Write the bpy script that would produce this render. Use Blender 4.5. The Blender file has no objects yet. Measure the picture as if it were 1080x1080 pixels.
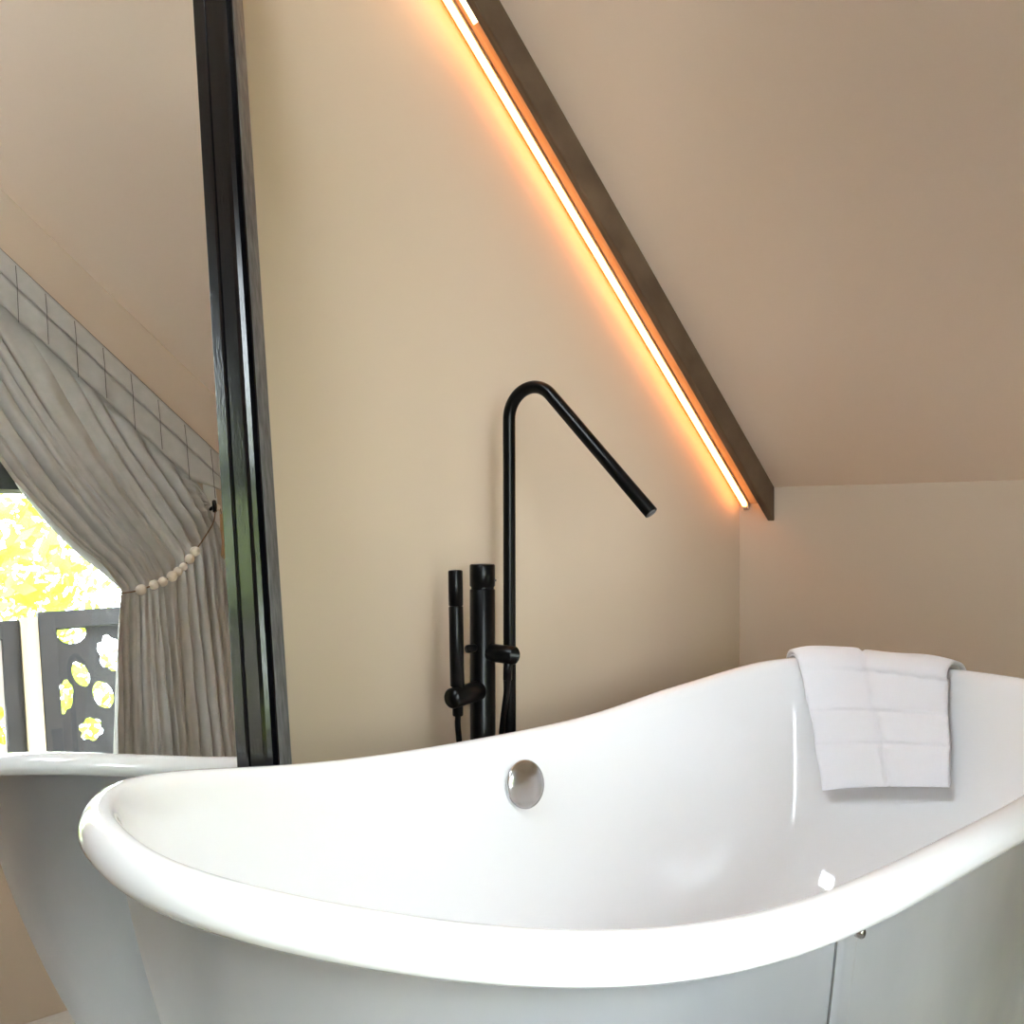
import bpy, bmesh, math, random
from mathutils import Vector, Matrix
random.seed(7)
S = bpy.context.scene
COL = S.collection

# ------------------------------------------------------------------ camera
F_PX, PPX, PPY = 929.67, 511.07, 548.45
YAW, PITCH, ROLL = map(math.radians, (52.3154, 0.4526, -0.1307))
CAM = Vector((-2.0853, -1.5249, 0.9797))
fwd = Vector((math.cos(YAW)*math.cos(PITCH), math.sin(YAW)*math.cos(PITCH), -math.sin(PITCH)))
rgt = Vector((math.sin(YAW), -math.cos(YAW), 0))
upv = rgt.cross(fwd)
r2 = rgt*math.cos(ROLL) + upv*math.sin(ROLL)
u2 = -rgt*math.sin(ROLL) + upv*math.cos(ROLL)
cd = bpy.data.cameras.new('camera')
cam = bpy.data.objects.new('camera', cd); COL.objects.link(cam)
cam.matrix_world = Matrix(((r2.x, u2.x, -fwd.x, CAM.x), (r2.y, u2.y, -fwd.y, CAM.y), (r2.z, u2.z, -fwd.z, CAM.z), (0, 0, 0, 1)))
cd.sensor_width = 36; cd.lens = F_PX/1080*36
cd.shift_x = (540-PPX)/1080; cd.shift_y = (PPY-540)/1080
cd.clip_start = 0.02
S.camera = cam

# ------------------------------------------------------------------ world, sun, window portal, exposure
w = bpy.data.worlds.new('sky'); S.world = w; w.use_nodes = True
bg = w.node_tree.nodes['Background']
bg.inputs[0].default_value = (0.86, 0.92, 1.0, 1)
bg.inputs[1].default_value = 11.0
sl = bpy.data.lights.new('sun', 'SUN'); sl.energy = 6.0; sl.angle = 0.01; sl.color = (1, 0.95, 0.86)
sun = bpy.data.objects.new('sun', sl); COL.objects.link(sun)
sun.rotation_euler = Vector((0.8, 0.32, 0.8)).to_track_quat('Z', 'Y').to_euler()
pl_ = bpy.data.lights.new('window_portal', 'AREA'); pl_.shape = 'RECTANGLE'; pl_.size = 2.2; pl_.size_y = 2.9
po = bpy.data.objects.new('window_portal', pl_); COL.objects.link(po)
po.location = (-1.2, -2.05, 1.45); po.rotation_euler = (math.radians(90), 0, 0)
pl_.cycles.is_portal = True
S.view_settings.view_transform = 'Standard'; S.view_settings.look = 'None'
S.view_settings.gamma = 1; S.view_settings.use_curve_mapping = False
S.view_settings.exposure = 1.74

# ------------------------------------------------------------------ materials
def mat(name, col, rough=.5, metal=0., bump=None, var=None, coat=0., spec=.5, sheen=0.):
    m = bpy.data.materials.new(name); m.use_nodes = True
    nt = m.node_tree; b = nt.nodes['Principled BSDF']
    b.inputs['Base Color'].default_value = (*col, 1)
    b.inputs['Roughness'].default_value = rough
    b.inputs['Metallic'].default_value = metal
    b.inputs['Coat Weight'].default_value = coat
    b.inputs['Coat Roughness'].default_value = .06
    b.inputs['Specular IOR Level'].default_value = spec
    b.inputs['Sheen Weight'].default_value = sheen
    tc = nt.nodes.new('ShaderNodeTexCoord')
    def noise(scale, detail=4, stretch=(1, 1, 1)):
        mp = nt.nodes.new('ShaderNodeMapping'); mp.inputs['Scale'].default_value = stretch
        nt.links.new(tc.outputs['Object'], mp.inputs[0])
        n = nt.nodes.new('ShaderNodeTexNoise'); n.inputs['Scale'].default_value = scale; n.inputs['Detail'].default_value = detail
        nt.links.new(mp.outputs[0], n.inputs['Vector']); return n
    if bump:
        n = noise(bump[0], 5, bump[2] if len(bump) > 2 else (1, 1, 1))
        bp = nt.nodes.new('ShaderNodeBump'); bp.inputs['Strength'].default_value = bump[1]; bp.inputs['Distance'].default_value = .002
        nt.links.new(n.outputs[0], bp.inputs['Height']); nt.links.new(bp.outputs[0], b.inputs['Normal'])
    if var:   # (scale, colour b, stretch)
        n = noise(var[0], 5, var[2] if len(var) > 2 else (1, 1, 1))
        r = nt.nodes.new('ShaderNodeValToRGB'); r.color_ramp.elements[0].position = .35; r.color_ramp.elements[1].position = .68
        r.color_ramp.elements[0].color = (*col, 1); r.color_ramp.elements[1].color = (*var[1], 1)
        nt.links.new(n.outputs[0], r.inputs[0]); nt.links.new(r.outputs[0], b.inputs['Base Color'])
    return m

M = {}
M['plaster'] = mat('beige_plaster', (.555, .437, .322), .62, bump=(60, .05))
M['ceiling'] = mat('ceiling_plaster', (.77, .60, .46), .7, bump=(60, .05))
M['floor'] = mat('pale_oak_floor', (.46, .42, .37), .45, var=(6, (.52, .47, .41), (1, 12, 1)))
M['enamel'] = mat('white_enamel', (.86, .86, .87), .07, coat=.6)
M['clad'] = mat('burnished_cladding', (.68, .73, .80), .36, metal=.75, bump=(5, .06), var=(7, (.76, .80, .86), (1, 1, .5)))
M['black'] = mat('matt_black', (.002, .002, .002), .28, spec=.18)
M['chrome'] = mat('satin_chrome', (.55, .55, .54), .22, metal=1.)
M['grey'] = mat('grey_rubber', (.12, .12, .12), .5)
M['lacquer'] = mat('black_lacquer', (.003, .003, .004), .15, coat=.12, bump=(30, .12, (14, 14, .25)), spec=.4)
M['lacquer_side'] = mat('greyer_black_lacquer', (.06, .06, .06), .42, bump=(30, .4, (14, 14, .25)), var=(22, (.13, .13, .13), (9, 9, .2)))  # lighter, streaked grey version of the frame lacquer
M['oak_pale'] = mat('pale_oak_backing', (.50, .34, .21), .6, var=(9, (.42, .28, .17), (1.2, 14, 1.2)))
M['mirror'] = mat('mirror_silver', (.90, .91, .90), .0, metal=1.)
M['towel'] = mat('white_terry', (.92, .93, .98), .95, bump=(700, .7), sheen=.4)
M['band'] = mat('white_woven_band', (.82, .83, .88), .85, bump=(300, .2))
M['wood'] = mat('dark_stained_oak', (.085, .05, .028), .5, bump=(40, .3, (1, 1, 1)), var=(9, (.14, .088, .05), (1.2, 14, 1.2)))
M['alu'] = mat('aluminium_profile', (.6, .58, .55), .35, metal=.8)
M['linen'] = mat('grey_linen', (.47, .45, .405), .9, bump=(420, .5), var=(30, (.52, .495, .45)), sheen=.2)
M['lining'] = mat('white_lining', (.72, .72, .68), .85)
M['seam'] = mat('dark_stitching', (.10, .09, .08), .9)
M['bead'] = mat('pale_wooden_bead', (.74, .66, .54), .5, var=(60, (.66, .56, .44)))
M['cord'] = mat('brown_cord', (.20, .12, .06), .8)
M['tassel'] = mat('tan_tassel', (.36, .20, .08), .85)
M['anth'] = mat('anthracite_frame', (.018, .018, .02), .4)
M['screenm'] = mat('grey_screen_steel', (.012, .013, .016), .6, spec=.15, var=(8, (.016, .017, .02)))
M['screenp'] = mat('pale_screen_panel', (.42, .40, .42), .6)
M['post'] = mat('weathered_post', (.34, .29, .18), .8, var=(18, (.16, .13, .09), (1, 1, .05)))
M['deck'] = mat('deck_boards', (.30, .27, .23), .8, var=(8, (.24, .21, .18), (12, 1, 1)))
M['grass'] = mat('lawn', (.07, .085, .04), .9, var=(14, (.11, .12, .06)))
M['bark'] = mat('bark', (.12, .085, .05), .9, bump=(25, 1))
M['tape'] = mat('cream_tape', (.80, .72, .50), .6)

def add_translucency(m, col, f):
    nt = m.node_tree; b = nt.nodes['Principled BSDF']; o = nt.nodes['Material Output']
    t = nt.nodes.new('ShaderNodeBsdfTranslucent'); t.inputs[0].default_value = (*col, 1)
    x = nt.nodes.new('ShaderNodeMixShader'); x.inputs[0].default_value = f
    nt.links.new(b.outputs[0], x.inputs[1]); nt.links.new(t.outputs[0], x.inputs[2]); nt.links.new(x.outputs[0], o.inputs[0])
add_translucency(M['linen'], (.55, .52, .46), .12)

def leafmat():
    m = bpy.data.materials.new('leaf'); m.use_nodes = True; nt = m.node_tree; nt.nodes.clear()
    o = nt.nodes.new('ShaderNodeOutputMaterial'); mx = nt.nodes.new('ShaderNodeMixShader'); mx.inputs[0].default_value = .5
    d = nt.nodes.new('ShaderNodeBsdfDiffuse'); t = nt.nodes.new('ShaderNodeBsdfTranslucent')
    tc = nt.nodes.new('ShaderNodeTexCoord'); n = nt.nodes.new('ShaderNodeTexNoise'); n.inputs['Scale'].default_value = 1.6
    r = nt.nodes.new('ShaderNodeValToRGB'); r.color_ramp.elements[0].position = .38; r.color_ramp.elements[1].position = .62
    r.color_ramp.elements[0].color = (.17, .25, .02, 1); r.color_ramp.elements[1].color = (.34, .38, .06, 1)
    nt.links.new(tc.outputs['Object'], n.inputs[0]); nt.links.new(n.outputs[0], r.inputs[0])
    nt.links.new(r.outputs[0], d.inputs[0]); nt.links.new(r.outputs[0], t.inputs[0])
    nt.links.new(d.outputs[0], mx.inputs[1]); nt.links.new(t.outputs[0], mx.inputs[2]); nt.links.new(mx.outputs[0], o.inputs[0])
    return m
M['leaf'] = leafmat()

def glassmat():
    m = bpy.data.materials.new('clear_glass'); m.use_nodes = True; nt = m.node_tree; nt.nodes.clear()
    o = nt.nodes.new('ShaderNodeOutputMaterial'); mx = nt.nodes.new('ShaderNodeMixShader')
    t = nt.nodes.new('ShaderNodeBsdfTransparent'); t.inputs[0].default_value = (.95, .97, .96, 1)
    g = nt.nodes.new('ShaderNodeBsdfGlossy'); g.inputs['Roughness'].default_value = 0.0
    f = nt.nodes.new('ShaderNodeFresnel'); f.inputs[0].default_value = 1.5
    nt.links.new(f.outputs[0], mx.inputs[0]); nt.links.new(t.outputs[0], mx.inputs[1]); nt.links.new(g.outputs[0], mx.inputs[2])
    nt.links.new(mx.outputs[0], o.inputs[0]); return m
M['glass'] = glassmat()

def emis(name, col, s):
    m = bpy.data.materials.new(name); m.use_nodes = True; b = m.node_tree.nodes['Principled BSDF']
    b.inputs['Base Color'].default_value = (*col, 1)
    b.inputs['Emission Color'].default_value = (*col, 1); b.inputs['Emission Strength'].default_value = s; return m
M['connector'] = emis('emissive_cream_block', (1, .82, .50), 1.2)  # emission added so the small block stays pale beside the LED
M['led'] = emis('warm_led_diffuser', (1, .355, .085), 4.8)

# ------------------------------------------------------------------ helpers
def obj(name, me, m, parent=None, smooth=False, loc=None):
    if isinstance(me, bmesh.types.BMesh):
        bm = me; me = bpy.data.meshes.new(name)
        bmesh.ops.recalc_face_normals(bm, faces=bm.faces[:]); bm.to_mesh(me); bm.free()
    if m: me.materials.append(m)
    if smooth:
        for p in me.polygons: p.use_smooth = True
    o = bpy.data.objects.new(name, me); COL.objects.link(o)
    if parent: o.parent = parent
    if loc: o.location = loc
    return o
def tag(o, label=None, cat=None, group=None, kind=None):
    for k, v in (('label', label), ('category', cat), ('group', group), ('kind', kind)):
        if v: o[k] = v
    return o
def empty(name, loc=(0, 0, 0)):
    o = bpy.data.objects.new(name, None); COL.objects.link(o); o.location = loc; o.empty_display_size = .05
    bpy.context.view_layer.update() if False else None
    return o
class Local:   # parts given in world coordinates, parented to an Empty at its own place
    pass
def child(name, bm, m, parent, smooth=False):
    """bm is in world coordinates; shift into the parent's frame (translations only)"""
    t = Vector((0, 0, 0)); p = parent
    while p: t += p.location; p = p.parent
    bmesh.ops.translate(bm, verts=bm.verts[:], vec=-t)
    return obj(name, bm, m, parent, smooth)
def box(bm, lo, hi, bev=0):
    r = bmesh.ops.create_cube(bm, size=1)
    vs = r['verts']
    for v in vs:
        v.co = Vector((lo[i] + (v.co[i]+.5)*(hi[i]-lo[i]) for i in range(3)))
    if bev:
        es = {e for v in vs for e in v.link_edges}
        bmesh.ops.bevel(bm, geom=list(es), offset=bev, segments=2, affect='EDGES', profile=.7)
    return vs
def B(lo, hi, bev=0):
    bm = bmesh.new(); box(bm, lo, hi, bev); return bm
def tube(bm, pts, r, n=24, caps=True):
    pts = [Vector(p) for p in pts]; rs = r if isinstance(r, (list, tuple)) else [r]*len(pts)
    rings = []; prev = None
    for i, p in enumerate(pts):
        a = pts[max(i-1, 0)]; b = pts[min(i+1, len(pts)-1)]
        t = (b-a).normalized() if (b-a).length > 1e-9 else t
        if prev is None:
            h = Vector((0, 0, 1)) if abs(t.z) < .9 else Vector((1, 0, 0))
            u = t.cross(h).normalized()
        else:
            u = (prev - t*prev.dot(t)).normalized()
        prev = u; v = t.cross(u)
        rings.append([bm.verts.new(p + (u*math.cos(2*math.pi*k/n) + v*math.sin(2*math.pi*k/n))*rs[i]) for k in range(n)])
    for a, b in zip(rings, rings[1:]):
        for k in range(n): bm.faces.new((a[k], a[(k+1) % n], b[(k+1) % n], b[k]))
    if caps:
        bm.faces.new(rings[0][::-1]); bm.faces.new(rings[-1])
    return bm
def rod(p, q, r, n=28, bev=.0015):
    """cylinder with softened ends"""
    p, q = Vector(p), Vector(q); d = (q-p).normalized()
    bm = bmesh.new()
    tube(bm, [p, p+d*1e-5, p+d*bev, q-d*bev, q-d*1e-5, q], [r-bev, r-bev, r, r, r-bev, r-bev], n); return bm
def grid(f, nu, nv, closeu=False):
    bm = bmesh.new()
    vs = [[bm.verts.new(f(i, j)) for j in range(nv)] for i in range(nu)]
    for i in range(nu if closeu else nu-1):
        a, b = vs[i], vs[(i+1) % nu]
        for j in range(nv-1): bm.faces.new((a[j], b[j], b[j+1], a[j+1]))
    return bm, vs
def bez(a, b, c, t): return a*(1-t)**2 + b*2*t*(1-t) + c*t*t
def cat_rom(pts, n):
    P_ = [Vector(p) for p in pts]; P_ = [P_[0]*2-P_[1]] + P_ + [P_[-1]*2-P_[-2]]; out = []
    for i in range(1, len(P_)-2):
        for k in range(n):
            t = k/n; a, b, c, d = P_[i-1:i+3]
            out.append(.5*((2*b)+(c-a)*t+(2*a-5*b+4*c-d)*t*t+(3*b-a-3*c+d)*t**3))
    out.append(P_[-2]); return out

# ------------------------------------------------------------------ room shell
HK, TP = 1.0483, 1.0307          # knee wall height, tangent of the roof pitch
XR = -2.6; ZR = HK - TP*XR       # ridge
XL = 2*XR
YC = -1.8641                      # inner face of window wall
def struct(name, bm, m): return tag(obj(name, bm, m), kind='structure')
struct('floor', B((XL-.1, YC-.12, -.1), (.1, .1, 0)), M['floor'])
bm = bmesh.new()
def prism(bm, poly, axis, a, b):
    def mk(p, c):
        return (p[0], c, p[1]) if axis == 'y' else (c, p[0], p[1])
    A = [bm.verts.new(mk(p, a)) for p in poly]; C_ = [bm.verts.new(mk(p, b)) for p in poly]
    bm.faces.new(A[::-1]); bm.faces.new(C_)
    for i in range(len(poly)): bm.faces.new((A[i], A[(i+1) % len(poly)], C_[(i+1) % len(poly)], C_[i]))
prism(bm, [(.1, 0), (.1, HK), (0, HK), (XR, ZR), (XL, HK), (XL-.1, HK), (XL-.1, 0)], 'y', 0, .1)
struct('wall_back', bm, M['plaster'])
struct('wall_right', B((0, YC-.12, 0), (.1, 0, HK)), M['plaster'])
struct('wall_left', B((XL-.1, YC-.12, 0), (XL, 0, HK)), M['plaster'])
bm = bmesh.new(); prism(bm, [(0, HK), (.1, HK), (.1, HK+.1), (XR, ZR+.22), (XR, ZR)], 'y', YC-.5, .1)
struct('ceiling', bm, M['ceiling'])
def lslope(x, d): return HK + TP*(x-XL) + d      # underside of the left-hand slope
SX0, SX1, SY0, SY1 = -3.32, -2.72, -1.50, -.50
oc = [(XL-.1, YC-.5), (XR, YC-.5), (XR, .1), (XL-.1, .1)]; ic = [(SX0, SY0), (SX1, SY0), (SX1, SY1), (SX0, SY1)]
bm = bmesh.new(); rr = []
for d in (0, .22): rr.append(([bm.verts.new((x, y, lslope(x, d))) for x, y in oc], [bm.verts.new((x, y, lslope(x, d))) for x, y in ic]))
for k in range(4):
    l = (k+1) % 4
    for (o_, i_) in rr: bm.faces.new((o_[k], o_[l], i_[l], i_[k]))
    for q in (0, 1): bm.faces.new((rr[0][q][k], rr[0][q][l], rr[1][q][l], rr[1][q][k]))
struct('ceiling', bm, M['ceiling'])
win2 = tag(empty('added_roof_window', (SX0, SY0, lslope(SX0, .1))), kind='structure')  # unseen roof window, added to raise the room's brightness
def slab(x0, x1, y0, y1, d0, d1):
    bm = bmesh.new(); prism(bm, [(x0, lslope(x0, d0)), (x1, lslope(x1, d0)), (x1, lslope(x1, d1)), (x0, lslope(x0, d1))], 'y', y0, y1); return bm
for a in ((SX0, SX0+.05, SY0, SY1), (SX1-.05, SX1, SY0, SY1), (SX0+.05, SX1-.05, SY0, SY0+.05), (SX0+.05, SX1-.05, SY1-.05, SY1)):
    child('frame', slab(*a, .10, .17), M['anth'], win2)
child('pane', slab(SX0+.05, SX1-.05, SY0+.05, SY1-.05, .13, .14), M['glass'], win2)
# gable wall with the big window (seen in the mirror) and an added, unseen low side window for fill light
def railz(x): return 1.642 + 1.030*(-.902-x)
xr_ = -.945
inner = [(xr_, .52), (xr_, railz(xr_)-.16), (-1.60, railz(-1.60)-.16), (-2.20, railz(-2.20)-.16), (-2.20, .52)]
WS = -.80                                             # the wall is built in two pieces that meet at this line
outer = [(WS, 0), (WS, HK-TP*WS), (XR, ZR), (XL, HK), (XL, 0)]
bm = bmesh.new(); rings = []
def framed(bm, outer, inner, ys):
    rg = [([bm.verts.new((x, y, z)) for x, z in outer], [bm.verts.new((x, y, z)) for x, z in inner]) for y in ys]
    n = len(outer)
    for k in range(n):
        l = (k+1) % n
        for (o_, i_) in rg: bm.faces.new((o_[k], o_[l], i_[l], i_[k]))
        for q in (0, 1): bm.faces.new((rg[0][q][k], rg[0][q][l], rg[1][q][l], rg[1][q][k]))
framed(bm, outer, inner, (YC, YC-.12))
SW = (-.60, -.22, .12, .78)
framed(bm, [(0, 0), (0, HK), (WS, HK-TP*WS), (WS, 0)], [(SW[1], SW[2]), (SW[1], SW[3]), (SW[0], SW[3]), (SW[0], SW[2])], (YC, YC-.12))
struct('wall_front', bm, M['plaster'])
win3 = tag(empty('added_side_window', (SW[0], YC-.06, SW[2])), kind='structure')  # unseen low window, added as fill light for the bath's right side
for lo, hi in (((SW[0], SW[2]), (SW[0]+.03, SW[3])), ((SW[1]-.03, SW[2]), (SW[1], SW[3])), ((SW[0]+.03, SW[2]), (SW[1]-.03, SW[2]+.03)), ((SW[0]+.03, SW[3]-.03), (SW[1]-.03, SW[3]))):
    child('frame', B((lo[0], YC-.085, lo[1]), (hi[0], YC-.035, hi[1])), M['anth'], win3)
child('pane', B((SW[0]+.03, YC-.064, SW[2]+.03), (SW[1]-.03, YC-.058, SW[3]-.03)), M['glass'], win3)
# window frame + panes
win = tag(empty('window_1', (-1.6, YC-.06, .52)), kind='structure')
bm = bmesh.new(); fw_ = .05; ya, yb = YC-.085, YC-.035
cx_, cz_ = -1.6, 1.4
ins = []
for x, z in inner:
    d = Vector((cx_-x, cz_-z)).normalized()*fw_*1.35; ins.append((x+d.x, z+d.y))
rr = []
for y in (ya, yb): rr.append(([bm.verts.new((x, y, z)) for x, z in inner], [bm.verts.new((x, y, z)) for x, z in ins]))
for k in range(5):
    l = (k+1) % 5
    for (o_, i_) in rr: bm.faces.new((o_[k], o_[l], i_[l], i_[k]))
    for q in (0, 1): bm.faces.new((rr[0][q][k], rr[0][q][l], rr[1][q][l], rr[1][q][k]))
child('frame', bm, M['anth'], win)
child('transom', B((-2.15, ya, 1.548), (xr_-.05, yb, 1.64)), M['anth'], win)
for xm in (-1.80,): child('mullion', B((xm-.03, ya, .57), (xm+.03, yb, 1.547)), M['anth'], win)
child('pane', (lambda b: (prism(b, ins, 'y', YC-.066, YC-.060), b)[1])(bmesh.new()), M['glass'], win)

# ------------------------------------------------------------------ oak fascia and LED strip along the roof slope
X1 = -2.5
def slope_prism(lo_off, hi_off, y0, y1, xa, xb, cutvert=True):
    """slab parallel to the roof: z from roofline-lo_off to roofline-hi_off"""
    bm = bmesh.new()
    prism(bm, [(xa, HK-TP*xa-lo_off), (xb, HK-TP*xb-lo_off), (xb, HK-TP*xb-hi_off), (xa, HK-TP*xa-hi_off)], 'y', y0, y1)
    return bm
beam = empty('oak_beam', (-1.2, -.1, HK+TP*1.2-.06))
tag(beam, 'dark stained oak board running down the slope of the ceiling to the corner', 'beam')
b_ = child('board', slope_prism(.094, .001, -.1135, -.092, X1, -.001), M['wood'], beam)
md = b_.modifiers.new('b', 'BEVEL'); md.width = .003; md.segments = 2
child('backing_board', slope_prism(.045, .001, -.0915, -.001, X1, -.001), M['oak_pale'], beam)
led = empty('led_strip_light', (-1.2, -.03, HK+TP*1.2-.03))
tag(led, 'glowing warm orange LED strip light in the groove behind the oak board', 'light')
child('channel', slope_prism(.054, .0455, -.034, -.018, X1+.01, -.012), M['alu'], led)
child('diffuser', slope_prism(.066, .0542, -.032, -.020, X1+.02, -.014), M['led'], led)
child('end_cap', slope_prism(.067, .0455, -.034, -.018, -.0118, -.005), M['alu'], led)
tp_ = empty('cream_block', (-.98, -.07, HK+TP*.98-.016))
tag(tp_, 'small cream block, brightened by added emission, between the LED strip and the oak board', 'light connector')
child('block_cover', slope_prism(.048, .0455, -.088, -.048, -1.22, -.97), M['connector'], tp_)

# ------------------------------------------------------------------ bath tub
TX, TY, TL, TW = -1.0706, -.6729, 1.6165, .8983
N = 220
def ringxy(t, da, db):
    e = 2/(2.9013 if math.cos(t) > 0 else 2.3222)
    c, s = math.cos(t), math.sin(t)
    x = math.copysign(abs(c)**e, c)*(TL/2-da); y = math.copysign(abs(s)**e, s)*(TW/2-db)
    u = max(-1.02, min(1.02, x/(TL/2)))
    return TX + x + da*.286*u, TY + y*(1-.0022*u+.1983*(u*u-.5)+.0718*(u**3-.5*u))
def zrim(t):
    e = 2/(2.9013 if math.cos(t) > 0 else 2.3222)
    c = math.cos(t); u = math.copysign(abs(c)**e, c)
    g = .5+.5*math.sin(t)
    return (-.017*g + .009*g*math.exp(-((u-.5)/.2)**2) - .006*math.exp(-((u-1)/.12)**2)*min(1, g*2) + .007*(1-g)*(.5-.5*u)
            + .5981+.0010*u+.0299*u*u-.0053*u**3+.1665*u**4-.1085*u**6)
# even spacing of t by arc length
_ts = [2*math.pi*k/6000 for k in range(6001)]
_L = [0.]
for a, b in zip(_ts, _ts[1:]):
    p, q = ringxy(a, .03, .03), ringxy(b, .03, .03); _L.append(_L[-1]+math.hypot(p[0]-q[0], p[1]-q[1]))
def t_at(s):
    s = s % _L[-1]; lo, hi = 0, 6000
    while hi-lo > 1:
        m_ = (lo+hi)//2
        if _L[m_] <= s: lo = m_
        else: hi = m_
    f = (s-_L[lo])/max(1e-9, _L[hi]-_L[lo]); return _ts[lo]+f*(_ts[hi]-_ts[lo])
TS = [t_at(_L[-1]*k/N) for k in range(N)]
ZF = .17
def inner_pt(t, d, off=0.):
    """point on the inside wall: d = 0 at the rim .. 1 at the floor; off = distance kept inside the wall"""
    da = .054 + .30*(.62*d + .38*(1-math.sqrt(max(0, 1-d**5)))) + off
    db = .054 + .17*(.55*d + .45*(1-math.sqrt(max(0, 1-d**5)))) + off
    x, y = ringxy(t, da, db); return Vector((x, y, ZF+(zrim(t)-.022-ZF)*(1-d)))
lip = [(.052, -.033), (.014, -.0325), (.005, -.0305), (.0008, -.0265), (.000, -.021), (.003, -.0135), (.009, -.0065), (.018, -.0010), (.028, .0015), (.037, .0010), (.044, -.003), (.050, -.012)]
DS = [math.sin(math.pi/2*k/26) for k in range(27)]
def tubring(t, j):
    if j < len(lip):
        o, dz = lip[j]; x, y = ringxy(t, o, o); return Vector((x, y, zrim(t)+dz))
    j -= len(lip)
    if j < len(DS): return inner_pt(t, DS[j])
    k = (j-len(DS)+1)/4
    p = inner_pt(t, 1); return Vector((TX+(p.x-TX)*(1-k), TY+(p.y-TY)*(1-k), ZF - .004*k))
tub = empty('bathtub', (TX, TY, 0))
tag(tub, 'freestanding white enamel bateau bath with burnished grey metal outside', 'bathtub')
bm, vs = grid(lambda i, j: tubring(TS[i], j), N, len(lip)+len(DS)+3, True)
c = bm.verts.new((TX, TY, ZF-.004))
for i in range(N): bm.faces.new((vs[i][-1], vs[(i+1) % N][-1], c))
child('basin', bm, M['enamel'], tub, True)
def cladpt(t, k):   # k 0 top .. 1 bottom
    ztop = zrim(t)-.031
    da = .046 + (.24 if math.cos(t) < 0 else .24-.17*min(1, math.cos(t)*2))*(k**1.1) - .02*math.sin(math.pi*k); db = .042 + .095*k**1.2
    x, y = ringxy(t, da, db); return Vector((x, y, .07+(ztop-.07)*(1-k)))
bm, vs = grid(lambda i, j: cladpt(TS[i], j/30), N, 31, True)
child('metal_skirt', bm, M['clad'], tub, True)
def plinth(i, j):
    p = cladpt(TS[i], 1); o = (0, .008, .012, .012, .0)[j]; d = Vector((p.x-TX, p.y-TY, 0)).normalized()
    return Vector((p.x, p.y, (.072, .066, .055, .004, .0)[j])) + d*o
bm, vs = grid(plinth, N, 5, True)
child('plinth', bm, M['clad'], tub, True)
# vertical joint in the skirt with its cover strip and rivets
def best_t(fn, target, lo, hi):
    return min((lo+(hi-lo)*k/2000 for k in range(2001)), key=lambda t: abs(fn(t)-target))
def px(p):
    d = p-CAM; z = d.dot(fwd); return PPX+F_PX*d.dot(r2)/z, PPY-F_PX*d.dot(u2)/z
tj = best_t(lambda t: ringxy(t, .03, .03)[0], -1.245, math.pi*1.05, math.pi*1.95)
dw = .017/(TL/2)
def strip(i, j):
    t = tj + (i-4)/4*dw; p = cladpt(t, j/30); o = cladpt(tj, .5); n_ = Vector((0, -1, 0))
    e = (-.004, .0045, .0055, .006, .006, .006, .0055, .0045, -.004)[i]
    return p + n_*e
bm, _ = grid(strip, 9, 31)
child('joint_strip', bm, M['clad'], tub, True)
bm = bmesh.new(); tube(bm, [cladpt(tj-dw*1.12, k/20)+Vector((0, -.0006, 0)) for k in range(21)], .0014, 8)
jg = child('joint_gap', bm, M['grey'], tub, True); jg['label'] = 'dark gap line beside the joint strip'
p = cladpt(tj+dw*.5, .045); child('rivet', rod(p+Vector((0, .002, 0)), p+Vector((0, -.013, 0)), .006), M['chrome'], tub, True)
# overflow and drain
to = best_t(lambda t: inner_pt(t, .16).x, -1.080, .3, math.pi-.3)
po_ = inner_pt(to, .155); pa = inner_pt(to, .11); pb = inner_pt(to, .20); pc = inner_pt(to+.02, .155)
no = (pa-pb).cross(pc-po_).normalized()
if no.y > 0: no = -no
def lathe(base, ax, prof, n=40):
    ax = ax.normalized(); h = Vector((0, 0, 1)) if abs(ax.z) < .9 else Vector((1, 0, 0)); u = ax.cross(h).normalized(); v = ax.cross(u)
    bm = bmesh.new(); rg = []
    for r, h_ in prof: rg.append([bm.verts.new(base+ax*h_+(u*math.cos(2*math.pi*k/n)+v*math.sin(2*math.pi*k/n))*r) for k in range(n)])
    for a, b in zip(rg, rg[1:]):
        for k in range(n): bm.faces.new((a[k], a[(k+1) % n], b[(k+1) % n], b[k]))
    bm.faces.new(rg[0][::-1]); bm.faces.new(rg[-1]); return bm
ov = child('overflow_cover', lathe(po_, no, [(.040, .006), (.042, .010), (.042, .012), (.040, .0145), (.034, .0175), (.024, .0205), (.012, .022), (.001, .0225)]), M['chrome'], tub, True)
ov['label'] = 'round satin chrome overflow cover'
child('overflow_collar', lathe(po_, no, [(.032, -.004), (.032, .009), (.030, .010)]), M['grey'], ov, True)
child('drain', lathe(Vector((TX, TY, ZF-.005)), Vector((0, 0, 1)), [(.034, 0), (.034, .004), (.030, .006), (.012, .003), (.01, .003)]), M['chrome'], tub, True)

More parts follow.
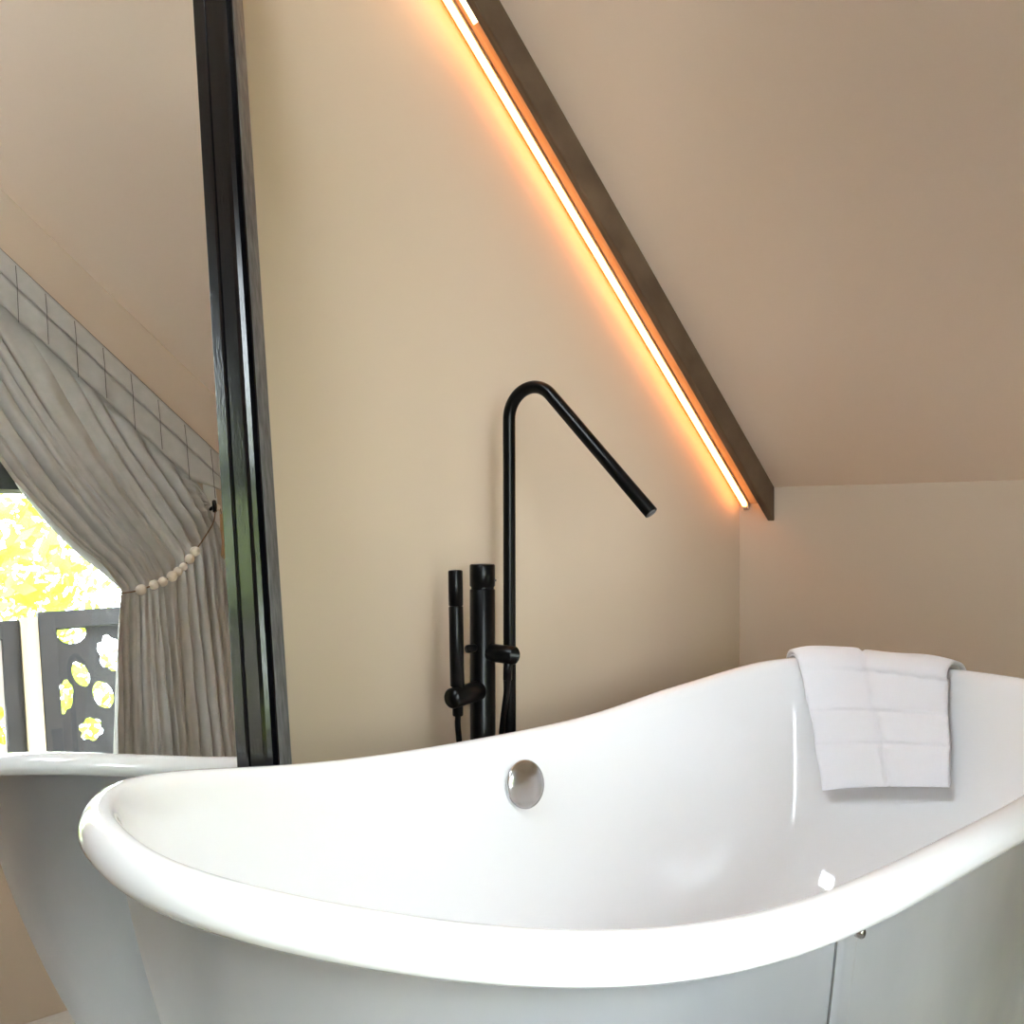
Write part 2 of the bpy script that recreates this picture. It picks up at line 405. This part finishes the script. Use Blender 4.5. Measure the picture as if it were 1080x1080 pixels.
# ------------------------------------------------------------------ towel over the raised end
s0 = _L[-1]; 
def s_of_t(t): return _L[int((t % (2*math.pi))/(2*math.pi)*6000)]
SA = s_of_t(math.radians(29.5)); SB = -.042
def arcp(s, d, off):     # path over the rim: d metres; negative = outside, 0 = crest, positive = down inside
    t = t_at(s)
    q = Vector(ringxy(t, .03, .03)); q2 = Vector(ringxy(t, .06, .06)); nin = (q2-q).normalized()
    crest = Vector((*ringxy(t, .039, .039), zrim(t)+.002))
    top = .020
    if d < -top:
        x, y = ringxy(t, .004, .004); return Vector((x, y, 0)) + Vector((-nin.x, -nin.y, 0))*(off+.003) + Vector((0, 0, crest.z-.018 + (d+top)))
    if d < top:
        a = (d+top)/(2*top)*math.pi
        base = Vector((*ringxy(t, .030, .030), crest.z-.018))
        h = -math.cos(a)*(.029+off); v = math.sin(a)*(.020+off)
        return base + Vector((nin.x*h, nin.y*h, v))
    dd = d-top
    drop = crest.z-.018-dd
    k = max(0., min(1., ((zrim(t)-.022)-drop)/(zrim(t)-.022-ZF)))
    p = inner_pt(t, k); 
    p.z = drop
    stand = off + .005 + .06*dd + .012*(1-math.exp(-dd/.03))
    return p + Vector((nin.x*stand, nin.y*stand, 0))
towel = empty('hand_towel', (-.24, -.52, .60))
tag(towel, 'folded white terry towel hanging over the raised end of the bath', 'towel')
LEN = .254
def towel_mesh(sa, sb, off0, off1, d0, d1, nu=54, nv=130, grooves=(.105, .170), fold=True, wob=.0015):
    """solid folded cloth: outer skin at off1, inner skin at off0"""
    W_ = sb-sa
    def dm(u): return d1-.047*u
    def outer(i, j):
        u = i/(nu-1); v = j/(nv-1); d = d0+(dm(u)-d0)*v
        g = sum(math.exp(-((d-q*dm(u)/d1)/.0045)**2) for q in grooves)*.0042 if grooves else 0
        edge = 1-.55*math.exp(-min(u, 1-u)*nu*.30)
        endr = 1-.6*math.exp(-(min(v, 1-v))*nv*.25)
        thick = (off1-off0)*edge*endr
        fl = 0
        if fold:   # the centre fold, one half lapping over the other
            uf = .43 + .10*max(0, d)/.25
            fl = -.0045*math.exp(-((u-uf)/.016)**2) + (.003 if u < uf-.01 else 0)
        n_ = wob*(math.sin(u*9+d*30)+math.sin(u*17-d*41)*.5+1.2*math.sin(u*5.3+1)*math.sin(d*14))
        taper = max(0, d)/.25*(.055+.042*u)
        return arcp(sa+W_*u - taper - .0015*math.sin(d*60), d, off0+thick-g+fl+n_*edge)
    def innr(i, j):
        u = i/(nu-1); v = j/(nv-1); d = d0+(dm(u)-d0)*v
        return arcp(sa+W_*u - max(0, d)/.25*(.055+.042*u) - .0015*math.sin(d*60), d, off0)
    bm, a = grid(outer, nu, nv); bm2 = bm
    b = [[bm.verts.new(innr(i, j)) for j in range(nv)] for i in range(nu)]
    for i in range(nu-1):
        for j in range(nv-1): bm.faces.new((b[i][j], b[i][j+1], b[i+1][j+1], b[i+1][j]))
    for i in range(nu-1):
        for j in (0, nv-1): bm.faces.new((a[i][j], a[i+1][j], b[i+1][j], b[i][j]))
    for j in range(nv-1):
        for i in (0, nu-1): bm.faces.new((a[i][j], a[i][j+1], b[i][j+1], b[i][j]))
    return bm
child('outer_layer', towel_mesh(SA, SB, .0085, .0175, -.10, LEN), M['towel'], towel, True)
child('inner_layer', towel_mesh(SA-.002, SB+.006, .0015, .0080, -.09, LEN-.003, grooves=(), fold=False, wob=.0004), M['towel'], towel, True)

# ------------------------------------------------------------------ floor-standing bath mixer
e1 = Vector((.97, .22, 0)).normalized(); e2 = Vector((.22, -.97, 0)).normalized(); Z = Vector((0, 0, 1))
K = 1.0
BC = Vector((-1.0635, -.195, 0))
def zk(z): return CAM.z+(z-CAM.z)*K
def fp(a, b, z): return BC + e1*(a*K) + e2*(b*K) + Z*zk(z)
fau = empty('bath_mixer_tap', (BC.x, BC.y, 0))
tag(fau, 'tall matt black floor-standing bath tap with angled spout behind the bath', 'tap')
BR = .0244
child('body_column', rod(BC+Z*.01, fp(0, 0, .835), BR, 40), M['black'], fau, True)
child('column_neck', rod(fp(0, 0, .833), fp(0, 0, .843), BR*.9, 32, .0003), M['black'], fau, True)
ctl = child('mixer_control', rod(fp(0, 0, .8395), fp(0, 0, .8824), BR, 40, .0018), M['black'], fau, True)
child('marker_dot', rod(fp(.010, .0215, .852), fp(.011, .0248, .852), .0022, 12, .0004), M['grey'], ctl, True)
child('base_plate', rod(BC+Z*.0005, BC+Z*.012, .055, 40), M['black'], fau, True)
# riser + spout as one bent pipe
RX = .0837; RR = .0125
pts = [fp(RX, 0, .50-.45), fp(RX, 0, .6), fp(RX, 0, .9), fp(RX, 0, 1.165)]
rad = .0578; aend = math.radians(136.4)
for k in range(1, 25):
    a = aend*k/24; pts.append(fp(RX, rad*(1-math.cos(a)), 1.165+rad*math.sin(a)))
xe = rad*(1-math.cos(aend)); ze = 1.165+rad*math.sin(aend)
tl = .312
pts += [fp(RX, xe+tl*.5*math.sin(aend), ze+tl*.5*math.cos(aend)), fp(RX, xe+tl*math.sin(aend), ze+tl*math.cos(aend))]
bm = bmesh.new(); tube(bm, pts, RR*K, 32); sp = child('spout_pipe', bm, M['black'], fau, True)
md = sp.modifiers.new('b', 'BEVEL'); md.width = .001; md.segments = 2; md.limit_method = 'ANGLE'
tip = pts[-1]; dr = (pts[-1]-pts[-2]).normalized()
child('aerator', rod(tip-dr*.004, tip+dr*.0012, .0092, 24, .0004), M['grey'], sp, True)
child('riser_foot', rod(fp(RX, 0, .0)*1 - Z*(zk(0)-.0005), fp(RX, 0, .0) - Z*(zk(0)-.012), .03, 32), M['black'], fau, True)
# hand shower outlet elbow
zo = .716
child('shower_outlet', rod(fp(0, .018, zo), fp(0, .078, zo), .0170*K, 32, .002), M['black'], fau, True)
child('riser_bracket', rod(fp(0, 0, .45), fp(RX, 0, .45), .0085*K, 24), M['black'], fau, True)
child('outlet_nipple', rod(fp(0, .062, zo-.004), fp(0, .060, zo-.048), .0082*K, 20), M['black'], fau, True)
# diverter stub on the left
child('diverter_knob', rod(fp(-.018, .0, .726), fp(-.046, .0, .726), .0077, 20), M['black'], fau, True)
# holder
zh = .645
child('shower_holder', rod(fp(-.018, .004, zh), fp(-.104, .014, zh), .0188, 32, .002), M['black'], fau, True)
hx, hy = -.086, .011
hs = empty('hand_shower', fp(hx, hy, .64))
tag(hs, 'slim matt black stick hand shower standing in its holder beside the tap column', 'hand shower')
child('handle', rod(fp(hx+.0005, hy, .664), fp(hx-.003, hy, .8105), .0132*K, 28), M['black'], hs, True)
child('spray_head', rod(fp(hx-.003, hy, .8110), fp(hx-.004, hy, .8757), .0134*K, 28), M['black'], hs, True)
child('ferrule', rod(fp(hx+.002, hy, .610), fp(hx+.001, hy, .6638), .0100*K, 24), M['black'], hs, True)
hpts = [fp(hx+.002, hy, .612), fp(hx+.004, hy-.002, .590), fp(hx+.012, hy-.004, .548), fp(hx+.026, hy-.010, .50), fp(hx+.035, hy-.015, .38),
        fp(hx+.05, -.035, .24), fp(-.02, -.045, .17), fp(.016, -.040, .20), fp(.040, -.020, .34), fp(.036, .010, .50), fp(.024, .028, .570), fp(.010, .046, .620), fp(.002, .058, .656), fp(0, .060, .672)]
bm = bmesh.new(); tube(bm, cat_rom(hpts, 8), .0056, 16); child('hose', bm, M['black'], hs, True)

# ------------------------------------------------------------------ leaning mirror
TH = math.radians(7.9291); PS = math.radians(.4497)
ux = Vector((math.cos(PS), math.sin(PS), 0))          # up along the mirror
nn = Vector((math.cos(TH)*math.sin(PS), -math.cos(TH)*math.cos(PS), math.sin(TH))); un = nn.cross(ux)   # out of the mirror, towards the room
XI, XO = -.0005, .0865                               # inner / outer edge of the right-hand stile
MO = Vector((-1.5667, -.3242, 0))
FWD = XO-XI; HM = 2.12; XLo = -1.25
MB = empty('leaning_mirror', (-2.2, -.32, 0))
tag(MB, 'large floor mirror in a black lacquered frame leaning against the wall left of the bath', 'mirror')
# profile across the stile: fraction from inner edge, height above glass plane
prof = [(0, -.004), (0, .0003), (.155, .0034), (.165, .0032), (.175, -.001), (.225, -.001), (.235, .0030), (.45, .0068), (.47, .0068), (.49, .002),
        (.56, .0015), (.64, .004), (.685, .014), (.705, .0165), (.735, .0165), (.76, .0158), (.86, .0128), (.97, .008), (1.0, .004), (1.0, -.022), (0, -.022)]
z0 = .004
def mp(x, h, n_): return MO + ux*x + un*h + nn*n_
def stile(idx, w0, w1, part_mat):
    """mitred moulding, side idx 0 right,1 top,2 left,3 bottom ; only the profile range w0..w1"""
    outc = [(XO, z0), (XO, z0+HM), (XLo, z0+HM), (XLo, z0)]
    bm = bmesh.new()
    a, b = outc[idx], outc[(idx+1) % 4]
    ins_dir = {0: ((-1, 1), (-1, -1)), 1: ((-1, -1), (1, -1)), 2: ((1, -1), (1, 1)), 3: ((1, 1), (-1, 1))}[idx]
    pr = [q for q in prof if w0-1e-6 <= q[0] <= w1+1e-6]
    pr = [q for q in pr]
    ra, rb = [], []
    for f_, h in pr:
        o_ = (1-f_)*FWD
        ra.append(bm.verts.new(mp(a[0]+ins_dir[0][0]*o_, a[1]+ins_dir[0][1]*o_, h)))
        rb.append(bm.verts.new(mp(b[0]+ins_dir[1][0]*o_, b[1]+ins_dir[1][1]*o_, h)))
    n_ = len(pr)
    for k in range(n_): bm.faces.new((ra[k], ra[(k+1) % n_], rb[(k+1) % n_], rb[k]))
    bm.faces.new(ra); bm.faces.new(rb[::-1])
    return bm
# inner moulding (0..0.70 of the width) and greyer outer bevel (0.70..1)
P_in = [q for q in prof if q[0] <= .705 and q[1] > -.02] + [(.705, -.022), (0, -.022)]
P_out = [(.7052, -.022), (.7052, .0165)] + [q for q in prof if q[0] > .706]; P_out = [q for q in P_out if not (q == (0, -.022))]
full = prof
for idx in range(4):
    prof = P_in; child('moulding', stile(idx, -1, 2, None), M['lacquer'], MB)
    prof = P_out; o_ = child('outer_bevel', stile(idx, -1, 2, None), M['lacquer_side'], MB)
g = bmesh.new(); fi = FWD-.004
cs = [(XO-fi, z0+fi), (XO-fi, z0+HM-fi), (XLo+fi, z0+HM-fi), (XLo+fi, z0+fi)]
fr = [g.verts.new(mp(x, h, 0)) for x, h in cs]; bk = [g.verts.new(mp(x, h, -.005)) for x, h in cs]
g.faces.new(fr); g.faces.new(bk[::-1])
for k in range(4): g.faces.new((fr[k], fr[(k+1) % 4], bk[(k+1) % 4], bk[k]))
child('mirror_glass', g, M['mirror'], MB)
g = bmesh.new()
fr = [g.verts.new(mp(x, h, -.006)) for x, h in cs]; bk = [g.verts.new(mp(x, h, -.018)) for x, h in cs]
g.faces.new(fr); g.faces.new(bk[::-1])
for k in range(4): g.faces.new((fr[k], fr[(k+1) % 4], bk[(k+1) % 4], bk[k]))
child('backing_panel', g, M['wood'], MB)

# ------------------------------------------------------------------ curtain on the gable window (seen in the mirror)
YD = -1.79
cur = empty('curtain', (-1.4, YD, .05))
tag(cur, 'grey linen curtain with sloping pleated heading swept aside across the window', 'curtain')
XTL, XTR = -2.40, -.900
left_edge = cat_rom([(-2.40, 0, railz(-2.40)-.17), (-2.02, 0, 2.42), (-1.75, 0, 1.89), (-1.582, 0, 1.590), (-1.537, 0, 1.514), (-1.468, 0, 1.417), (-1.387, 0, 1.324), (-1.313, 0, 1.254), (-1.263, 0, 1.190)], 12)
def along(path, t):
    f_ = t*(len(path)-1); i = min(int(f_), len(path)-2); return path[i].lerp(path[i+1], f_-i)
random.seed(3)
ph = [random.uniform(0, 6.28) for _ in range(8)]
def string(s, t):
    """s 0..1 from the left to the right edge; t 0..1 rail..tieback, 1..2 tieback..hem"""
    xt = XTL+(XTR-XTL)*s; zt = railz(xt)-.17
    kx = -1.263+(.366)*s**1.25; kz = 1.178+.03*s+.25*s**2.2
    le = along(left_edge, min(t, 1))
    sw = (1-s)
    if t <= 1:
        # blend of the real left edge and a straight drop at the right
        L0, L1 = left_edge[0], left_edge[-1]
        bx = (le.x-L1.x)/(L0.x-L1.x); bz = (le.z-L1.z)/(L0.z-L1.z)
        m_ = sw**.8
        fx_ = bx*m_ + (1-t)*(1-m_); fz_ = bz*m_ + (1-t)*(1-m_)
        x = kx+(xt-kx)*fx_; z = kz+(zt-kz)*fz_
    else:
        v = t-1
        bxx = -1.375+(.46)*s; 
        vv = v**.75
        x = kx+(bxx-kx)*min(1, vv*1.5) if False else kx+(bxx-kx)*vv
        if s < .3: x -= .018*math.sin(math.pi*min(1, v*1.6))*(1-s/.3)*0
        z = kz+(.06-kz)*v
    return x, z
def curt(i, j, nu=380, nv=150):
    s = i/(nu-1); t = 2*j/(nv-1)
    x, z = string(s, t)
    sp_ = s + .022*math.sin(7*s*2+ph[0]) + .013*math.sin(2*math.pi*3.7*s+ph[1])
    nf = 12
    amp = (.004 + .040*min(1, t*1.6)**1.1) if t < .62 else .044 - .026*math.exp(-((t-1.0)/.10)**2)
    if t > 1: amp = .018+.030*min(1, (t-1)*2.2)
    amp *= .62+.38*math.sin(2*math.pi*2.3*s+ph[2])
    amp *= 1.75*(1-.55*s**3)
    w1 = 2*abs(math.sin(math.pi*nf*sp_+ph[3]))**.55 - 1.35
    w2 = math.sin(2*math.pi*nf*2.1*sp_+ph[4]+t*1.3)*.25*min(1, t*1.5)
    wr = .0035*math.sin(17*t+23*s+ph[5])*math.sin(9*t-31*s) + .002*math.sin(60*s+40*t)
    y = YD + .012 + amp*(w1+w2)*.8 + wr
    if i == 0: y += .004
    x += amp*.25*math.cos(2*math.pi*nf*sp_+ph[3])*(1 if 3 < i < nu-4 else 0)
    x -= .045*s**8*math.exp(-((z-1.45)/.075)**2)
    return Vector((x, y, z))
bm, _ = grid(lambda i, j: curt(i, j), 380, 150)
dr_ = child('drape', bm, M['linen'], cur, True)
md = dr_.modifiers.new('s', 'SOLIDIFY'); md.thickness = .002
# heading tape: upper band and lower band
def head(z0_, z1b, yo):
    def f(i, j):
        s = i/119; x = XTL+(XTR-XTL)*s; v = j/6
        z1_ = z1b-(.07 if z1b > .1 else 0)*max(0, (s-.93)/.07)
        b = .003*math.sin(2*math.pi*s*17.8)*v
        return Vector((x, YD+yo+b, railz(x)-(z0_+(z1_-z0_)*v)))
    return grid(f, 120, 7)[0]
hd = child('pleat_heading', head(.085, .20, .036), M['linen'], cur, True)
md = hd.modifiers.new('s', 'SOLIDIFY'); md.thickness = .002
h2 = child('heading_band', head(0, .088, .041), M['linen'], cur, True)
md = h2.modifiers.new('s', 'SOLIDIFY'); md.thickness = .003
bm = bmesh.new(); k = 0; x = XTR-.03
while x > XTL:
    ln = .19 + (.02 if k % 2 else 0)
    tube(bm, [(x, YD+.0435, railz(x)-.012), (x+.001, YD+.0435, railz(x)-.088), (x+.001, YD+.0400, railz(x)-.095), (x-.001, YD+.0400, railz(x)-ln)], .0011, 6)
    x -= .083; k += 1
child('pleat_stitching', bm, M['seam'], cur)
bm = bmesh.new()
tube(bm, [(XTL, YD+.036, railz(XTL)+.002), (XTR, YD+.036, railz(XTR)+.002)], .003, 8)
child('top_piping', bm, M['seam'], cur)
def lin(i, j):
    v = j/20; u = i/4; z = 1.56-v*.30
    return Vector((-.950+u*(.050-.012*abs(v-.4)) , YD-.012-.004*u, z))
child('lining_edge', grid(lin, 5, 21)[0], M['lining'], cur, True)
rl = empty('curtain_track', (-1.8, YC+.03, 2.6))
tag(rl, 'thin sloping curtain track hidden along the top of the linen curtain', 'curtain track')
bm = bmesh.new(); tube(bm, [(XTL, YC+.03, railz(XTL)-.02), (XTR+.01, YC+.03, railz(XTR)-.02)], .009, 10); child('rail', bm, M['anth'], rl)
for xx in (-2.2, -1.55, -.94):
    child('bracket', B((xx-.008, YC, railz(xx)-.03), (xx+.008, YC+.028, railz(xx)-.01)), M['anth'], rl)

# tieback
YB = -1.714
bp = [(-1.221, 1.165), (-1.179, 1.179), (-1.151, 1.187), (-1.119, 1.204), (-1.099, 1.219), (-1.079, 1.234), (-1.057, 1.259), (-1.036, 1.284)]
bead_r = [.0175, .016, .0158, .0175, .0150, .0135, .0165, .0172]
tb = empty('curtain_tieback', (-1.2, YB, 1.3))
tag(tb, 'string of pale wooden beads tying back the grey curtain, tassel at its end', 'curtain tieback')
path = [(-1.285, YB-.05, 1.168), (-1.262, YB-.008, 1.160)] + [(x, YB, z) for x, z in bp] + [(-.968, YB+.002, 1.375), (-.941, -1.736, 1.432)]
bm = bmesh.new(); tube(bm, cat_rom(path, 6), .0022, 8); child('cord', bm, M['cord'], tb, True)
def bead(x, y, z, r, par=tb, nm='bead'):
    bm = bmesh.new(); bmesh.ops.create_uvsphere(bm, u_segments=20, v_segments=14, radius=r); bmesh.ops.translate(bm, verts=bm.verts[:], vec=(x, y, z))
    return child(nm, bm, M['bead'], par, True)
for (x, z), r in zip(bp, bead_r): bead(x, YB, z, r)
# tassel
TXx, TYy = -.922, -1.735
ts = child('tassel', (lambda: (lambda b: ([tube(b, [(TXx+.004*math.cos(a), TYy+.004*math.sin(a), 1.418), (TXx+.008*math.cos(a), TYy+.008*math.sin(a), 1.372), (TXx+.004*math.cos(a)-.004, TYy+.006*math.sin(a), 1.320), (TXx+random.uniform(.005, .018)*math.cos(a), TYy+.012*math.sin(a), 1.272+random.uniform(-.012, .012))], .0017, 5) for a in [k*.37 for k in range(34)]], b)[1])(bmesh.new()))(), M['tassel'], tb)
bead(TXx-.014, TYy, 1.443, .0125, ts, 'tassel_bead')
bm = bmesh.new(); tube(bm, [(-.941, -1.738, 1.442), (-.932, -1.736, 1.446), (TXx-.002, TYy, 1.441), (TXx, TYy, 1.42)], .002, 8); child('tassel_cord', bm, M['cord'], ts)
hk = empty('curtain_hook', (-.941, YC, 1.449))
tag(hk, 'small black wall knob holding the beaded curtain tieback', 'hook')
child('stem', rod((-.941, YC+.0005, 1.449), (-.941, -1.752, 1.449), .006, 16), M['black'], hk, True)
child('knob', lathe(Vector((-.941, -1.742, 1.449)), Vector((1, .30, 0)), [(.004, -.007), (.020, -.006), (.023, 0), (.020, .006), (.004, .007)], 24), M['black'], hk, True)

# ------------------------------------------------------------------ balcony and garden beyond the window
tag(obj('balcony_deck', B((-5.6, -3.9, -.16), (.8, YC-.121, -.04)), M['deck']), kind='structure')
tag(obj('lawn', B((-16, -22, -3.2), (14, -3.95, -3.0)), M['grass']), kind='structure')
YS = -3.00
def leafpoly(cx, cz, w_, h_, rot, jag, seed, n=18):
    rnd = random.Random(seed); out = []
    for k in range(n):
        a = 2*math.pi*k/n; r = 1-jag*(k % 3 == 0)*rnd.uniform(.4, 1)
        x, z = w_*r*math.cos(a), h_*r*math.sin(a)
        out.append((cx+x*math.cos(rot)-z*math.sin(rot), cz+x*math.sin(rot)+z*math.cos(rot)))
    return out
def screen(name, x0, x1, z0_, z1_, stile_w, leaves, mframe, mpanel, label, zb=-.04):
    e_ = empty(name, ((x0+x1)/2, YS, zb)); tag(e_, label, 'screen panel')
    for a, b in ((x0, x0+stile_w), (x1-stile_w, x1)): child('upright', B((a, YS-.025, zb), (b, YS+.025, z1_), .002), mframe, e_)
    child('rail', B((x0+stile_w, YS-.0245, z1_-stile_w*1.15), (x1-stile_w, YS+.0245, z1_-.001)), mframe, e_)
    child('rail', B((x0+stile_w, YS-.0245, z0_), (x1-stile_w, YS+.0245, z0_+.05)), mframe, e_)
    # panel with leaf-shaped holes
    xa, xb, za, zb_ = x0+stile_w+.001, x1-stile_w-.001, z0_+.051, z1_-stile_w*1.15-.001
    bm = bmesh.new(); es = []
    def loop(pts):
        vs_ = [bm.verts.new((x, YS, z)) for x, z in pts]
        for i in range(len(vs_)): es.append(bm.edges.new((vs_[i], vs_[(i+1) % len(vs_)])))
    loop([(xa, za), (xb, za), (xb, zb_), (xa, zb_)])
    for l in leaves:
        pts = [(min(max(x, xa+.003), xb-.003), min(max(z, za+.003), zb_-.003)) for x, z in l]
        cl = [pts[0]]
        for p_ in pts[1:]:
            if math.hypot(p_[0]-cl[-1][0], p_[1]-cl[-1][1]) > .0015: cl.append(p_)
        loop(cl)
    bmesh.ops.triangle_fill(bm, edges=es, use_beauty=True)
    o_ = child('pierced_panel', bm, mpanel, e_)
    md = o_.modifiers.new('s', 'SOLIDIFY'); md.thickness = .004
    return e_
LV = [leafpoly(-1.125, 1.245, .060, .050, 0, 0, 1), leafpoly(-.975, 1.140, .052, .082, .15, .28, 2), leafpoly(-1.101, 1.061, .032, .058, .35, .06, 3),
      leafpoly(-1.172, .973, .036, .073, -.15, .2, 4), leafpoly(-1.016, .962, .040, .062, .35, .03, 5), leafpoly(-1.076, .823, .050, .050, .2, .25, 6),
      leafpoly(-.88, 1.02, .045, .06, .9, .2, 7), leafpoly(-.84, .84, .05, .05, .4, .2, 8), leafpoly(-.88, 1.22, .05, .045, .4, .2, 9), leafpoly(-1.15, .66, .05, .04, .2, .2, 10),
      leafpoly(-.97, .64, .04, .06, .2, .2, 12), leafpoly(-1.06, .48, .05, .05, .9, .2, 13), leafpoly(-.90, .46, .05, .05, .9, .2, 14), leafpoly(-1.15, .34, .04, .06, 0, .2, 15)]
screen('leaf_screen', -1.257, -.72, .05, 1.340, .066, LV, M['screenm'], M['screenm'], 'dark grey screen panel with leaf-shaped cutouts, beyond the window beside the curtain')
LV2 = [leafpoly(-1.432, .938, .035, .033, .3, .1, 21), leafpoly(-1.412, .852, .032, .042, .2, .1, 22), leafpoly(-1.56, .98, .05, .05, .2, .2, 23), leafpoly(-1.60, .78, .05, .06, .5, .2, 24), leafpoly(-1.70, .94, .05, .05, .5, .2, 25)]
screen('leaf_screen', -1.86, -1.331, .05, 1.312, .066, LV2, M['screenm'], M['screenp'], 'pale screen panel with leaf cutouts at the far left edge, left of the wooden post')
tag(obj('wooden_post', B((-1.327, YS-.04, -.04), (-1.261, YS+.035, 1.318), .004), M['post']), 'sunlit pale weathered wooden post between the two balcony screens', 'post')

def tree(x, y, h, r, n, seed, label, zg=-3.0, zc=None):
    rnd = random.Random(seed); t_ = empty('leafy_tree', (x, y, zg)); tag(t_, label, 'tree', 'trees in the garden beyond the balcony')
    bm = bmesh.new(); tube(bm, [(x, y, zg), (x+.05, y, zg+h*.4), (x-.05, y+.05, zg+h*.8)], [.16, .12, .05], 10)
    child('trunk', bm, M['bark'], t_, True)
    bm = bmesh.new()
    blobs = [(x+rnd.uniform(-.75, .75)*r, y+rnd.uniform(-.6, .6)*r, zg+h*rnd.uniform(.35, .98), r*rnd.uniform(.28, .5)) for _ in range(34)]
    for k in range(n):
        bx, by, bz, br = rnd.choice(blobs)
        d = Vector((rnd.gauss(0, 1), rnd.gauss(0, 1), rnd.gauss(0, 1))).normalized()*br*rnd.uniform(.7, 1)
        p_ = Vector((bx, by, bz))+d; s_ = rnd.uniform(.08, .15)
        a = Vector((rnd.gauss(0, 1), rnd.gauss(0, 1), rnd.gauss(0, 1))).normalized(); b = a.cross(Vector((rnd.gauss(0, 1), rnd.gauss(0, 1), rnd.gauss(0, 1)))).normalized()
        vs_ = [bm.verts.new(p_+a*s_), bm.verts.new(p_+b*s_*.45+a*.01), bm.verts.new(p_-a*s_), bm.verts.new(p_-b*s_*.45)]
        bm.faces.new(vs_)
    child('foliage', bm, M['leaf'], t_)
tree(-2.4, -8.2, 7.0, 2.1, 8000, 11, 'sunlit yellow-green leafy tree beyond the balcony, farthest left in the mirror')
tree(2.9, -8.6, 7.4, 2.1, 8000, 12, 'sunlit yellow-green leafy tree beyond the balcony, behind the beaded curtain')
tree(.4, -14.6, 8.2, 2.9, 9000, 13, 'sunlit yellow-green leafy tree standing farthest back in the garden')
